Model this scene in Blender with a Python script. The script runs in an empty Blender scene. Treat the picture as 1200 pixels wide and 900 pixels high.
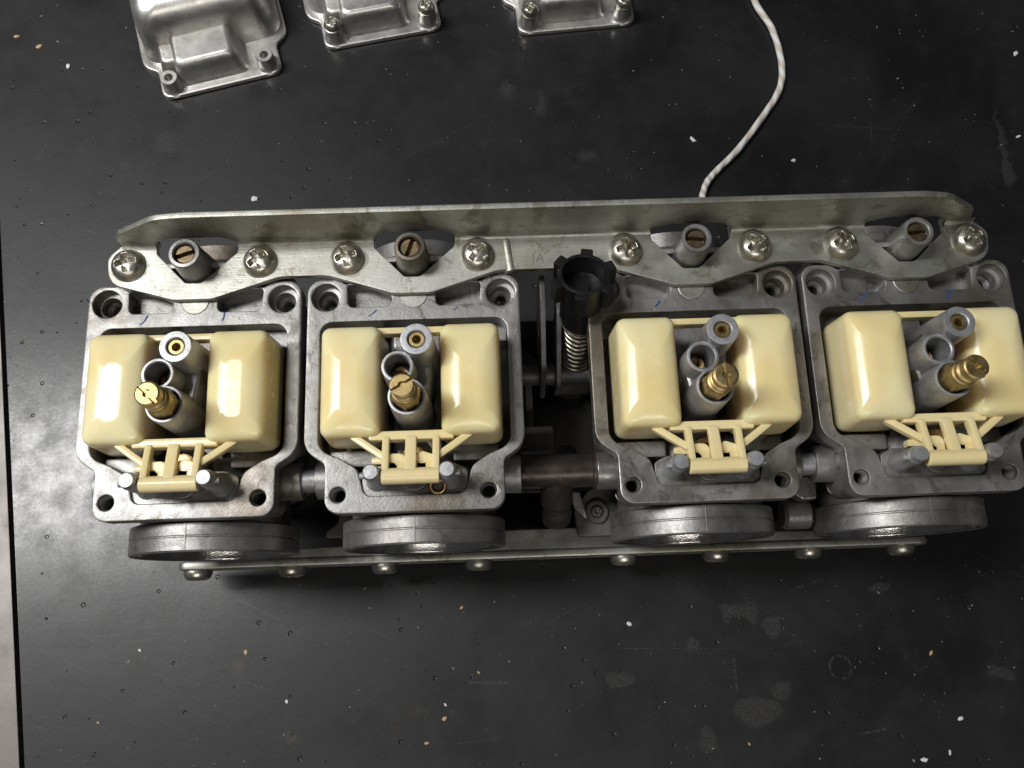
import bpy, bmesh, math, random
from mathutils import Vector, Matrix, noise
from mathutils.geometry import delaunay_2d_cdt
random.seed(7)
sc = bpy.context.scene
PI = math.pi
S = 0.001                      # everything below is laid out in millimetres

# ------------------------------------------------------------------ camera
cam_d = bpy.data.cameras.new('camera')
cam = bpy.data.objects.new('camera', cam_d); sc.collection.objects.link(cam)
cam_d.sensor_fit = 'HORIZONTAL'; cam_d.sensor_width = 36.0; cam_d.lens = 30.0
cam_d.clip_start = 0.01; cam_d.clip_end = 50
cam.matrix_world = (Matrix.Translation(Vector((110.31, -75.73, 401.43)) * S)
                    @ Matrix.Rotation(-0.033515, 4, 'Z') @ Matrix.Rotation(0.25448, 4, 'X') @ Matrix.Rotation(-0.0071834, 4, 'Y'))
sc.camera = cam

# ------------------------------------------------------------------ world and lamps
w = bpy.data.worlds.new('World'); sc.world = w; w.use_nodes = True
bg = w.node_tree.nodes['Background']
bg.inputs[0].default_value = (0.96, 0.98, 1.0, 1); bg.inputs[1].default_value = 0.045

def area_lamp(name, loc, target, sx, sy, power, col, roll=0.0):
    d = bpy.data.lights.new(name, 'AREA'); d.shape = 'RECTANGLE'; d.size = sx; d.size_y = sy
    d.energy = power; d.color = col
    o = bpy.data.objects.new(name, d); sc.collection.objects.link(o)
    o.location = loc
    q = (Vector(target) - Vector(loc)).to_track_quat('-Z', 'Y')
    o.rotation_euler = q.to_euler()
    return o
# ceiling fluorescent fixture up and to the left of the bench, long side along the bench
L1 = area_lamp('ceiling_or_fill_light', (-1.00, 0.25, 1.50), (0, 0, 0), 1.2, 0.28, 34, (1.0, 0.99, 0.98))
L1.rotation_euler = (0, 0, 0)
# added fill lamp on the near side, brightening the front strip; further off, warmer
L_fill = area_lamp('ceiling_or_fill_light', (0.15, -1.50, 1.75), (0, 0, 0), 1.2, 0.30, 14, (1.0, 0.95, 0.88))
L_fill.rotation_euler = (0, 0, 0)

sc.view_settings.view_transform = 'Standard'; sc.view_settings.look = 'None'
sc.view_settings.exposure = 0.0; sc.view_settings.gamma = 1.0
sc.render.engine = 'CYCLES'
sc.cycles.max_bounces = 6; sc.cycles.diffuse_bounces = 3; sc.cycles.glossy_bounces = 4; sc.cycles.caustics_reflective = False; sc.cycles.caustics_refractive = False
sc.render.resolution_x = 1024; sc.render.resolution_y = 768

# ------------------------------------------------------------------ node helpers
def new_mat(name):
    m = bpy.data.materials.new(name); m.use_nodes = True
    nt = m.node_tree
    return m, nt, nt.nodes['Principled BSDF']
def N(nt, kind, **kw):
    n = nt.nodes.new(kind)
    for k, v in kw.items():
        if k in n.inputs: n.inputs[k].default_value = v
        else: setattr(n, k, v)
    return n
def lk(nt, a, b): nt.links.new(a, b)
def val(nt, sock, v):
    if hasattr(v, 'links') or hasattr(v, 'is_linked'): nt.links.new(v, sock)
    else: sock.default_value = v
def mth(nt, op, a, b=0.0, c=0.0):
    n = nt.nodes.new('ShaderNodeMath'); n.operation = op
    val(nt, n.inputs[0], a); val(nt, n.inputs[1], b); val(nt, n.inputs[2], c)
    return n.outputs[0]
def mixc(nt, f, a, b, mode='MIX'):
    n = nt.nodes.new('ShaderNodeMix'); n.data_type = 'RGBA'; n.blend_type = mode
    val(nt, n.inputs[0], f)
    for s, v in ((n.inputs[6], a), (n.inputs[7], b)):
        if isinstance(v, tuple): s.default_value = (*v[:3], 1)
        else: nt.links.new(v, s)
    return n.outputs[2]
def ramp(nt, f, lo, hi, a=0.0, b=1.0):
    n = nt.nodes.new('ShaderNodeMapRange'); n.interpolation_type = 'SMOOTHSTEP'
    val(nt, n.inputs[0], f); n.inputs[1].default_value = lo; n.inputs[2].default_value = hi
    n.inputs[3].default_value = a; n.inputs[4].default_value = b
    return n.outputs[0]
def coords(nt, vary=True):
    tc = nt.nodes.new('ShaderNodeTexCoord')
    if not vary: return tc.outputs['Object']
    oi = nt.nodes.new('ShaderNodeObjectInfo')
    ml = nt.nodes.new('ShaderNodeVectorMath'); ml.operation = 'ADD'
    lk(nt, tc.outputs['Object'], ml.inputs[0])
    sp = nt.nodes.new('ShaderNodeCombineXYZ')
    for i, k in enumerate((3.1, 5.7, 2.3)): lk(nt, mth(nt, 'MULTIPLY', oi.outputs['Random'], k), sp.inputs[i])
    lk(nt, sp.outputs[0], ml.inputs[1])
    return ml.outputs[0]
def nz(nt, co, scale, detail=4.0, rough=0.55, dist=0.0):
    n = nt.nodes.new('ShaderNodeTexNoise'); lk(nt, co, n.inputs['Vector'])
    n.inputs['Scale'].default_value = scale; n.inputs['Detail'].default_value = detail
    n.inputs['Roughness'].default_value = rough; n.inputs['Distortion'].default_value = dist
    return n.outputs['Fac']
def bump(nt, h, dist, strength=1.0, normal=None):
    b = nt.nodes.new('ShaderNodeBump'); b.inputs['Distance'].default_value = dist; b.inputs['Strength'].default_value = strength
    lk(nt, h, b.inputs['Height'])
    if normal is not None: lk(nt, normal, b.inputs['Normal'])
    return b.outputs[0]

def metal(name, c1, c2, stain, rough=(0.32, 0.5), metallic=0.8, stain_amt=0.5, sc1=90, grain=1500, bmp=0.00006, dark=None, speck=0.3, brushed=0.0):
    m, nt, p = new_mat(name)
    co = coords(nt)
    a = nz(nt, co, sc1, 5, 0.6); b = nz(nt, co, sc1 * 0.42, 4, 0.6, 0.4); g = nz(nt, co, grain, 3, 0.6); s = nz(nt, co, sc1 * 4.2, 3, 0.65)
    col = mixc(nt, ramp(nt, a, 0.3, 0.7), c1, c2)
    col = mixc(nt, ramp(nt, b, 0.48, 0.68, 0, stain_amt), col, stain)
    col = mixc(nt, ramp(nt, s, 0.60, 0.75, 0, 0.4), col, dark or tuple(x * 0.35 for x in stain))
    sp = nz(nt, co, sc1 * 17, 2, 0.5); bl = nz(nt, co, sc1 * 1.7, 6, 0.7, 1.2)
    col = mixc(nt, ramp(nt, bl, 0.55, 0.62, 0, stain_amt * 0.6), col, tuple(x * 0.7 for x in stain))
    col = mixc(nt, ramp(nt, sp, 0.64, 0.70, 0, speck), col, tuple(x * 0.4 for x in stain))
    col = mixc(nt, ramp(nt, sp, 0.36, 0.30, 0, speck * .6), col, tuple(min(1, x * 1.5) for x in c2))
    lk(nt, col, p.inputs['Base Color'])
    p.inputs['Metallic'].default_value = metallic
    lk(nt, ramp(nt, mth(nt, 'ADD', mth(nt, 'MULTIPLY', a, 0.6), mth(nt, 'MULTIPLY', s, 0.4)), 0.3, 0.7, rough[0], rough[1]), p.inputs['Roughness'])
    h = mth(nt, 'ADD', g, mth(nt, 'MULTIPLY', s, 1.2))
    if brushed:
        vm = nt.nodes.new('ShaderNodeVectorMath'); vm.operation = 'MULTIPLY'; lk(nt, co, vm.inputs[0]); vm.inputs[1].default_value = (0.05, 1, 1)
        br = nz(nt, vm.outputs[0], 2600, 3, 0.6)
        h = mth(nt, 'ADD', h, mth(nt, 'MULTIPLY', br, brushed))
    lk(nt, bump(nt, h, bmp), p.inputs['Normal'])
    return m

M = {}
M['cast'] = metal('cast_alloy', (0.255, 0.25, 0.242), (0.375, 0.37, 0.36), (0.165, 0.138, 0.105), (0.34, 0.60), 0.75, 0.95, 42, 1300, 0.00008, None, 0.14)
M['tower'] = metal('tower_alloy', (0.40, 0.41, 0.43), (0.50, 0.51, 0.53), (0.30, 0.27, 0.22), (0.40, 0.56), 0.70, 0.5, 150, 1500, 0.00005)
M['body_dark'] = metal('dark_alloy', (0.10, 0.10, 0.10), (0.16, 0.155, 0.15), (0.07, 0.06, 0.05), (0.45, 0.65), 0.6, 0.6, 80)  # dark grey alloy for the levers, shaft and blocks
M['ring'] = metal('ring_alloy', (0.28, 0.275, 0.27), (0.36, 0.35, 0.34), (0.17, 0.155, 0.14), (0.38, 0.56), 0.85, 0.7, 60, 900, 0.00005, None, 0.3, 1.5)
M['zinc'] = metal('zinc_plate', (0.41, 0.41, 0.375), (0.51, 0.515, 0.48), (0.25, 0.22, 0.14), (0.38, 0.58), 0.87, 0.85, 38, 900, 0.00004, (0.12, 0.10, 0.065), 0.3, 1.5)
M['screw'] = metal('screw_zinc', (0.50, 0.48, 0.42), (0.62, 0.595, 0.535), (0.26, 0.225, 0.165), (0.26, 0.42), 0.95, 0.6, 160, 2000, 0.00004)
M['brass'] = metal('brass', (0.40, 0.30, 0.135), (0.52, 0.40, 0.19), (0.17, 0.12, 0.06), (0.38, 0.55), 0.95, 0.5, 260, 2500, 0.00002)
M['old_brass'] = metal('tarnished_brass', (0.44, 0.29, 0.14), (0.56, 0.38, 0.18), (0.18, 0.11, 0.06), (0.24, 0.42), 0.9, 0.6, 240, 2500, 0.00003)
M['mix_screw'] = metal('dull_brass', (0.20, 0.15, 0.085), (0.28, 0.21, 0.12), (0.10, 0.075, 0.045), (0.32, 0.5), 0.9, 0.6, 240, 2500, 0.00003)
M['steel_dark'] = metal('oily_steel', (0.055, 0.045, 0.038), (0.085, 0.07, 0.06), (0.03, 0.022, 0.018), (0.28, 0.45), 0.6, 0.6, 90)
M['bright'] = metal('bright_pin', (0.65, 0.65, 0.66), (0.75, 0.75, 0.76), (0.5, 0.48, 0.45), (0.27, 0.4), 0.95, 0.3, 200)
M['bowl'] = metal('polished_alloy', (0.58, 0.57, 0.55), (0.68, 0.67, 0.65), (0.42, 0.39, 0.34), (0.32, 0.48), 0.9, 0.45, 45, 900, 0.00003)
M['throat'] = metal('throat_alloy', (0.46, 0.45, 0.44), (0.55, 0.54, 0.53), (0.20, 0.18, 0.16), (0.12, 0.26), 0.95, 0.7, 60)
M['gap_shade'] = metal('gap_shade_black', (0.018, 0.016, 0.015), (0.030, 0.027, 0.025), (0.012, 0.010, 0.009), (0.4, 0.6), 0.4, 0.6, 80)  # near-black colour standing in for the shade in the middle gap
M['trim'] = metal('bench_trim_steel', (0.135, 0.126, 0.118), (0.18, 0.168, 0.158), (0.10, 0.09, 0.08), (0.42, 0.6), 0.85, 0.35, 12, 700, 0.00003, None, 0.0)

def plastic(name, c, c2, rough, sss=0.0, scale=60):
    m, nt, p = new_mat(name)
    co = coords(nt)
    lk(nt, mixc(nt, ramp(nt, nz(nt, co, scale, 3), 0.3, 0.7), c, c2), p.inputs['Base Color'])
    lk(nt, ramp(nt, nz(nt, co, scale * 5, 4), 0.3, 0.75, rough * 0.8, rough * 1.35), p.inputs['Roughness'])
    p.inputs['IOR'].default_value = 1.5
    if sss:
        p.inputs['Subsurface Weight'].default_value = sss
        p.inputs['Subsurface Radius'].default_value = (1.0, 0.65, 0.3); p.inputs['Subsurface Scale'].default_value = 0.006
    lk(nt, bump(nt, nz(nt, co, 160, 3), 0.00006), p.inputs['Normal'])
    return m
M['float'] = plastic('cream_plastic', (0.88, 0.735, 0.375), (0.945, 0.83, 0.51), 0.22, 0.7, 42)
M['float_frame'] = plastic('cream_plastic_frame', (0.84, 0.69, 0.36), (0.87, 0.73, 0.41), 0.26, 0.12)
M['black'] = plastic('black_plastic', (0.006, 0.006, 0.006), (0.010, 0.010, 0.011), 0.36)
M['ink'] = plastic('blue_ink', (0.02, 0.05, 0.16), (0.05, 0.10, 0.24), 0.5)
M['stamp'] = plastic('stamped_mark', (0.11, 0.11, 0.10), (0.18, 0.18, 0.16), 0.6)
M['crumb_white'] = plastic('white_crumb', (0.62, 0.60, 0.57), (0.75, 0.74, 0.72), 0.6, 0, 500)
M['crumb_tan'] = plastic('tan_crumb', (0.42, 0.29, 0.15), (0.55, 0.42, 0.25), 0.6, 0, 500)
M['dust'] = plastic('dust', (0.12, 0.115, 0.11), (0.30, 0.285, 0.27), 0.7, 0, 300)
M['hole'] = metal('hole_shadow_alloy', (0.16, 0.155, 0.15), (0.22, 0.21, 0.20), (0.10, 0.09, 0.08), (0.3, 0.45), 0.8, 0.5, 200)

# twisted sleeve of the cord
m, nt, p = new_mat('cord_sleeve')
tc = nt.nodes.new('ShaderNodeTexCoord'); uvx = nt.nodes.new('ShaderNodeSeparateXYZ'); lk(nt, tc.outputs['UV'], uvx.inputs[0])
ph = mth(nt, 'SINE', mth(nt, 'MULTIPLY', mth(nt, 'ADD', mth(nt, 'MULTIPLY', uvx.outputs[0], 2.0), mth(nt, 'MULTIPLY', uvx.outputs[1], 40)), PI * 1.0))
cn = nz(nt, tc.outputs['Object'], 200, 4)
lk(nt, mixc(nt, ramp(nt, mth(nt, 'ADD', ph, cn), -0.4, 1.2), (0.62, 0.57, 0.51), (0.80, 0.78, 0.75)), p.inputs['Base Color'])
p.inputs['Roughness'].default_value = 0.55
lk(nt, bump(nt, mth(nt, 'ADD', mth(nt, 'MULTIPLY', ph, .7), mth(nt, 'MULTIPLY', cn, 1.4)), 0.0003), p.inputs['Normal'])
M['cord'] = m

# ------------------------------------------------------------------ bench top material
m, nt, p = new_mat('bench_top')
tc = nt.nodes.new('ShaderNodeTexCoord')
geo = nt.nodes.new('ShaderNodeNewGeometry'); co = geo.outputs['Position']
mm = nt.nodes.new('ShaderNodeVectorMath'); mm.operation = 'SCALE'; mm.inputs['Scale'].default_value = 1000.0; lk(nt, co, mm.inputs[0])
wob = nt.nodes.new('ShaderNodeTexNoise'); lk(nt, mm.outputs[0], wob.inputs['Vector']); wob.inputs['Scale'].default_value = 0.11; wob.inputs['Detail'].default_value = 6
wv = nt.nodes.new('ShaderNodeVectorMath'); wv.operation = 'MULTIPLY_ADD'
lk(nt, wob.outputs['Color'], wv.inputs[0]); wv.inputs[1].default_value = (11, 11, 0); lk(nt, mm.outputs[0], wv.inputs[2])
wv2 = nt.nodes.new('ShaderNodeVectorMath'); wv2.operation = 'SUBTRACT'; lk(nt, wv.outputs[0], wv2.inputs[0]); wv2.inputs[1].default_value = (5.5, 5.5, 0)
sep = nt.nodes.new('ShaderNodeSeparateXYZ'); lk(nt, wv2.outputs[0], sep.inputs[0]); WX, WY = sep.outputs[0], sep.outputs[1]
sep2 = nt.nodes.new('ShaderNodeSeparateXYZ'); lk(nt, mm.outputs[0], sep2.inputs[0]); PX, PY = sep2.outputs[0], sep2.outputs[1]
def blob(x, y, rx, ry, soft=0.35):
    a = mth(nt, 'DIVIDE', mth(nt, 'SUBTRACT', WX, x), rx); b = mth(nt, 'DIVIDE', mth(nt, 'SUBTRACT', WY, y), ry)
    d = mth(nt, 'SQRT', mth(nt, 'ADD', mth(nt, 'MULTIPLY', a, a), mth(nt, 'MULTIPLY', b, b)))
    return ramp(nt, d, 1 - soft, 1.0, 1, 0)
def ringm(x, y, r, wd):
    a = mth(nt, 'SUBTRACT', PX, x); b = mth(nt, 'SUBTRACT', PY, y)
    d = mth(nt, 'SQRT', mth(nt, 'ADD', mth(nt, 'MULTIPLY', a, a), mth(nt, 'MULTIPLY', b, b)))
    return ramp(nt, mth(nt, 'ABSOLUTE', mth(nt, 'SUBTRACT', d, r)), 0.0, wd, 1, 0)
def seg(x0, y0, x1, y1, wd):
    dx, dy = x1 - x0, y1 - y0; L = math.hypot(dx, dy); dx /= L; dy /= L
    a = mth(nt, 'SUBTRACT', PX, x0); b = mth(nt, 'SUBTRACT', PY, y0)
    t = mth(nt, 'ADD', mth(nt, 'MULTIPLY', a, dx), mth(nt, 'MULTIPLY', b, dy))
    u = mth(nt, 'ABSOLUTE', mth(nt, 'SUBTRACT', mth(nt, 'MULTIPLY', b, dx), mth(nt, 'MULTIPLY', a, dy)))
    over = mth(nt, 'MAXIMUM', mth(nt, 'MULTIPLY', t, -1.0), mth(nt, 'SUBTRACT', t, L))
    return ramp(nt, mth(nt, 'MAXIMUM', u, mth(nt, 'MULTIPLY', over, 0.3)), 0.0, wd, 1, 0)
def acc(lst):
    o = lst[0]
    for q in lst[1:]: o = mth(nt, 'MAXIMUM', o, q)
    return o
n_big = nz(nt, mm.outputs[0], 0.012, 6, 0.62, 0.6); n_mid = nz(nt, mm.outputs[0], 0.06, 6, 0.65); n_fine = nz(nt, mm.outputs[0], 0.7, 5, 0.6)
scuff = nt.nodes.new('ShaderNodeTexNoise')
mpv = nt.nodes.new('ShaderNodeVectorMath'); mpv.operation = 'MULTIPLY'; lk(nt, mm.outputs[0], mpv.inputs[0]); mpv.inputs[1].default_value = (0.02, 0.5, 1)
lk(nt, mpv.outputs[0], scuff.inputs['Vector']); scuff.inputs['Scale'].default_value = 1.0; scuff.inputs['Detail'].default_value = 4
col = mixc(nt, ramp(nt, n_big, 0.35, 0.7), (0.0038, 0.0040, 0.0044), (0.0105, 0.0105, 0.0112))
col = mixc(nt, ramp(nt, n_mid, 0.52, 0.78, 0, 0.45), col, (0.019, 0.0178, 0.0172))
col = mixc(nt, ramp(nt, n_fine, 0.60, 0.80, 0, 0.16), col, (0.055, 0.052, 0.05))
film = acc([mth(nt, 'SUBTRACT', blob(216, -84, 10, 7), blob(215, -90, 7, 6)), blob(160, -109, 8, 4.5), blob(221, -125, 12, 7), blob(232, -116, 5, 5), blob(197, -135, 5, 6),
            blob(380, 150, 2.2, 26, 0.6), blob(379, 134, 4, 10), blob(-59, 166, 10, 9, 0.8), blob(231, -89, 6, 4), blob(282, -74, 5, 3), blob(194, -96, 4, 4), blob(330, -112, 9, 5, 0.7),
            blob(-80, 150, 6, 8, 0.7), blob(120, 190, 5, 8, 0.8), blob(138, 182, 3, 10, 0.8), blob(160, 150, 7, 5, 0.8)])
col = mixc(nt, mth(nt, 'MULTIPLY', film, mth(nt, 'MULTIPLY', ramp(nt, n_fine, 0.3, 0.7, 0.1, 1.0), 0.30)), col, (0.085, 0.082, 0.077))
brown = acc([blob(57, -126, 9, 6, 0.8), blob(70, -120, 8, 5, 0.8), blob(15, -128, 5, 4, 0.8), blob(-10, -98, 5, 6, 0.9)])
col = mixc(nt, mth(nt, 'MULTIPLY', brown, ramp(nt, n_mid, 0.42, 0.60, 0.0, 0.55)), col, (0.045, 0.032, 0.020))
lines = [(-11, -68.8, 8.7, -78.8, .6), (-8.3, -103.5, 2.8, -107.8, .4), (94.8, -108.3, 108.1, -108.7, .9), (214.9, -64.9, 212.4, -69.8, .4), (211.8, -103.4, 211.9, -114.3, .9), (158.5, -96, 212.4, -97.9, .2),
         (-59.1, 129.4, -29.7, 150.3, .3), (-126.9, 155.8, -121.3, 165.5, .5), (128.3, -83.8, 148.2, -75.1, .3), (242.4, -72.8, 254.7, -69.4, .9), (311.6, 164.5, 311, 154.5, .4), (277.6, 165.6, 329.2, 160.4, .22),
         (84.9, -133.4, 107.4, -131.8, .3), (265.2, -135.8, 274.8, -134.3, .8), (300, 120, 345, 190, .2), (60, 150, 110, 176, .2), (330, -60, 350, -72, .3)]
sl = acc([seg(*l) for l in lines] + [ringm(259.4, -107.6, 4.9, 0.9)])
slm = mth(nt, 'MULTIPLY', sl, ramp(nt, n_fine, 0.42, 0.62, 0.0, 1.0))
col = mixc(nt, mth(nt, 'MULTIPLY', slm, 0.22), col, (0.20, 0.195, 0.185))
# fine wiped-in scuffs in two directions
def streak(ang, sx, sy, lo, hi):
    rt = nt.nodes.new('ShaderNodeVectorRotate'); rt.rotation_type = 'Z_AXIS'; lk(nt, mm.outputs[0], rt.inputs['Vector']); rt.inputs['Angle'].default_value = ang
    sv = nt.nodes.new('ShaderNodeVectorMath'); sv.operation = 'MULTIPLY'; lk(nt, rt.outputs[0], sv.inputs[0]); sv.inputs[1].default_value = (sx, sy, 1)
    return ramp(nt, nz(nt, sv.outputs[0], 1.0, 3, 0.55), lo, hi)
scf = mth(nt, 'MULTIPLY', mth(nt, 'ADD', streak(0.5, 0.05, 1.6, 0.60, 0.74), streak(-0.9, 0.07, 1.3, 0.62, 0.76)), ramp(nt, n_big, 0.40, 0.62, 0.15, 1.0))
col = mixc(nt, mth(nt, 'MULTIPLY', scf, 0.32), col, (0.060, 0.058, 0.058))
# small shallow pits
vor = nt.nodes.new('ShaderNodeTexVoronoi'); lk(nt, mm.outputs[0], vor.inputs['Vector']); vor.inputs['Scale'].default_value = 0.19; vor.inputs['Randomness'].default_value = 1.0
vsep = nt.nodes.new('ShaderNodeSeparateColor'); lk(nt, vor.outputs['Color'], vsep.inputs[0])
pit = mth(nt, 'MULTIPLY', ramp(nt, mth(nt, 'DIVIDE', vor.outputs['Distance'], mth(nt, 'ADD', 0.035, mth(nt, 'MULTIPLY', mth(nt, 'POWER', vsep.outputs[1], 3.0), 0.20))), 0.55, 1.0, 1, 0), ramp(nt, vsep.outputs[0], 0.30, 0.32))
col = mixc(nt, mth(nt, 'MULTIPLY', pit, 0.7), col, (0.010, 0.010, 0.010))
lk(nt, col, p.inputs['Base Color'])
rg = ramp(nt, mth(nt, 'ADD', mth(nt, 'MULTIPLY', n_big, 0.5), mth(nt, 'MULTIPLY', n_mid, 0.5)), 0.32, 0.68, 0.42, 0.60)
lk(nt, mth(nt, 'ADD', rg, mth(nt, 'ADD', mth(nt, 'MULTIPLY', film, 0.12), mth(nt, 'MULTIPLY', scf, -0.10))), p.inputs['Roughness'])
p.inputs['Specular IOR Level'].default_value = 0.42
lk(nt, ramp(nt, mth(nt, 'ADD', mth(nt, 'MULTIPLY', n_mid, .6), mth(nt, 'MULTIPLY', n_fine, .4)), 0.36, 0.62, 0.50, 0.26), p.inputs['Coat Weight']); p.inputs['Coat IOR'].default_value = 1.62
lk(nt, ramp(nt, mth(nt, 'ADD', mth(nt, 'MULTIPLY', n_mid, 0.88), mth(nt, 'MULTIPLY', scuff.outputs['Fac'], 0.12)), 0.35, 0.7, 0.17, 0.27), p.inputs['Coat Roughness'])
hgt = mth(nt, 'SUBTRACT', mth(nt, 'ADD', mth(nt, 'MULTIPLY', n_fine, 0.10), mth(nt, 'MULTIPLY', n_mid, 0.35)), pit)
bn = bump(nt, hgt, 0.00035)
lk(nt, bn, p.inputs['Normal']); lk(nt, bump(nt, mth(nt, 'SUBTRACT', mth(nt, 'MULTIPLY', n_mid, 0.10), pit), 0.0003), p.inputs['Coat Normal'])
M['bench'] = m

# ------------------------------------------------------------------ mesh helpers (millimetres)
class MB:
    def __init__(s): s.v = []; s.f = []; s.uv = None
    def add(s, vs, fs, mat=None):
        o = len(s.v)
        s.v += [tuple(mat @ Vector(v)) if mat is not None else tuple(v) for v in vs]
        s.f += [tuple(i + o for i in f) for f in fs]
        return s
    def mesh(s, name, mat, angle=35):
        me = bpy.data.meshes.new(name)
        me.from_pydata([(x * S, y * S, z * S) for x, y, z in s.v], [], s.f)
        bm = bmesh.new(); bm.from_mesh(me)
        bmesh.ops.recalc_face_normals(bm, faces=bm.faces); bm.to_mesh(me); bm.free()
        me.polygons.foreach_set('use_smooth', [True] * len(me.polygons))
        # area-weighted corner normals: flats stay flat, bevels and curves stay soft
        ca = math.cos(math.radians(angle)); vf = [[] for _ in me.vertices]; fn = []
        for pl in me.polygons:
            fn.append((pl.normal.copy(), pl.area))
            for vi in pl.vertices: vf[vi].append(pl.index)
        cn = [None] * len(me.loops)
        for pl in me.polygons:
            n0 = fn[pl.index][0]
            for li in pl.loop_indices:
                acc_n = Vector((0, 0, 0))
                for fi in vf[me.loops[li].vertex_index]:
                    n1, a1 = fn[fi]
                    if n0.dot(n1) >= ca: acc_n += n1 * a1
                cn[li] = acc_n.normalized() if acc_n.length > 1e-20 else n0
        me.normals_split_custom_set(cn)
        me.materials.append(M[mat]); me.update()
        return me
def link(name, me, parent=None, loc=(0, 0, 0), rot=(0, 0, 0)):
    o = bpy.data.objects.new(name, me); sc.collection.objects.link(o)
    o.location = Vector(loc) * S; o.rotation_euler = rot
    if parent: o.parent = parent
    return o
def tag(o, label=None, cat=None, group=None, kind=None):
    if label: o['label'] = label
    if cat: o['category'] = cat
    if group: o['group'] = group
    if kind: o['kind'] = kind
    return o
T = lambda x, y, z: Matrix.Translation((x, y, z))
RX = lambda a: Matrix.Rotation(a, 4, 'X')
RY = lambda a: Matrix.Rotation(a, 4, 'Y')
RZ = lambda a: Matrix.Rotation(a, 4, 'Z')
TOY = RX(PI / 2)         # local +z -> world -y
TOX = RY(PI / 2)         # local +z -> world +x

def circle(x, y, r, n=32, a0=0.0): return [(x + r * math.cos(a0 + 2 * PI * i / n), y + r * math.sin(a0 + 2 * PI * i / n)) for i in range(n)]
def rnd(pts, n=5):
    """round polygon corners: pts = (x, y, radius)"""
    out = []; k = len(pts)
    for i in range(k):
        p = Vector(pts[i][:2]); r = pts[i][2] if len(pts[i]) > 2 else 0
        a = Vector(pts[i - 1][:2]) - p; b = Vector(pts[(i + 1) % k][:2]) - p
        if r <= 0 or a.length < 1e-6 or b.length < 1e-6: out.append(tuple(p)); continue
        la, lb = a.length, b.length; a.normalize(); b.normalize()
        ang = a.angle(b)
        if ang > PI - 0.02: out.append(tuple(p)); continue
        d = min(r / math.tan(ang / 2), la * 0.49, lb * 0.49); r2 = d * math.tan(ang / 2)
        bis = (a + b).normalized(); c = p + bis * (r2 / math.sin(ang / 2))
        s0 = p + a * d - c; s1 = p + b * d - c
        a0 = math.atan2(s0.y, s0.x); a1 = math.atan2(s1.y, s1.x); da = (a1 - a0 + PI) % (2 * PI) - PI
        for j in range(n + 1): t = a0 + da * j / n; out.append((c.x + r2 * math.cos(t), c.y + r2 * math.sin(t)))
    return out
def area(p): return 0.5 * sum(p[i - 1][0] * p[i][1] - p[i][0] * p[i - 1][1] for i in range(len(p)))
def inset(pts, d):
    """move a counter-clockwise outline inwards by d"""
    out = []; n = len(pts)
    for i in range(n):
        p = Vector(pts[i]); a = (p - Vector(pts[i - 1])); b = (Vector(pts[(i + 1) % n]) - p)
        a.normalize(); b.normalize()
        na = Vector((-a.y, a.x)); nb = Vector((-b.y, b.x)); m_ = na + nb
        k = m_.length_squared
        out.append(tuple(p + m_ * (min(2 * d / k, d * 1.6) if k > 1e-6 else 0)))
    return out
def clean(p):
    out = []
    for q in p:
        if not out or math.hypot(q[0] - out[-1][0], q[1] - out[-1][1]) > 1e-3: out.append(tuple(q))
    if math.hypot(out[0][0] - out[-1][0], out[0][1] - out[-1][1]) < 1e-3: out.pop()
    return out
def inside(x, y, poly):
    c = False; j = len(poly) - 1
    for i in range(len(poly)):
        xi, yi = poly[i]; xj, yj = poly[j]
        if (yi > y) != (yj > y) and x < (xj - xi) * (y - yi) / (yj - yi) + xi: c = not c
        j = i
    return c
def extr(mb, outer, holes, z0, z1, bev=0.4, mat=None, res=1):
    """plate with holes and bevelled rims; faces from a constrained triangulation"""
    bev = min(bev, (z1 - z0) * 0.45); st = res + 1
    loops = []
    for k, pts in enumerate([outer] + list(holes)):
        pts = clean(pts)
        if (area(pts) < 0) == (k == 0): pts.reverse()          # outer ccw, holes cw: inset always goes into the metal
        loops.append(pts)
    prof = [(bev * (1 - math.sin(PI / 2 * j / st)), z0 + bev * (1 - math.cos(PI / 2 * j / st))) for j in range(st + 1)]
    prof += [(i_, z0 + z1 - z_) for i_, z_ in reversed(prof)]
    vs = []; fs = []; caps = []
    for pts in loops:
        n = len(pts); o = len(vs)
        for i_, z_ in prof: vs += [(x, y, z_) for x, y in inset(pts, i_)]
        for j in range(len(prof) - 1):
            for i in range(n):
                p_ = o + j * n + i; q_ = o + j * n + (i + 1) % n; fs.append((p_, q_, q_ + n, p_ + n))
        caps.append((o, o + (len(prof) - 1) * n, n))
    flat = [inset(pts, bev) for pts in loops]
    v2 = []; e2 = []; idx = []
    for (o0, o1, n), pts in zip(caps, flat):
        b0 = len(v2); v2 += [Vector(q) for q in pts]; idx += [(o0 + i, o1 + i) for i in range(n)]
        e2 += [(b0 + i, b0 + (i + 1) % n) for i in range(n)]
    ov, oe, of, ovo, _, _ = delaunay_2d_cdt(v2, e2, [], 0, 1e-5)
    extra = {}
    for f in of:
        cx = sum(ov[i].x for i in f) / len(f); cy = sum(ov[i].y for i in f) / len(f)
        if not inside(cx, cy, flat[0]) or any(inside(cx, cy, h) for h in flat[1:]): continue
        lo = []; hi = []
        for i in f:
            if ovo[i]: l_, h_ = idx[ovo[i][0]]
            else:
                if i not in extra: vs += [(ov[i].x, ov[i].y, z0), (ov[i].x, ov[i].y, z1)]; extra[i] = (len(vs) - 2, len(vs) - 1)
                l_, h_ = extra[i]
            lo.append(l_); hi.append(h_)
        fs += [tuple(reversed(lo)), tuple(hi)]
    return mb.add(vs, fs, mat)
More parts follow.
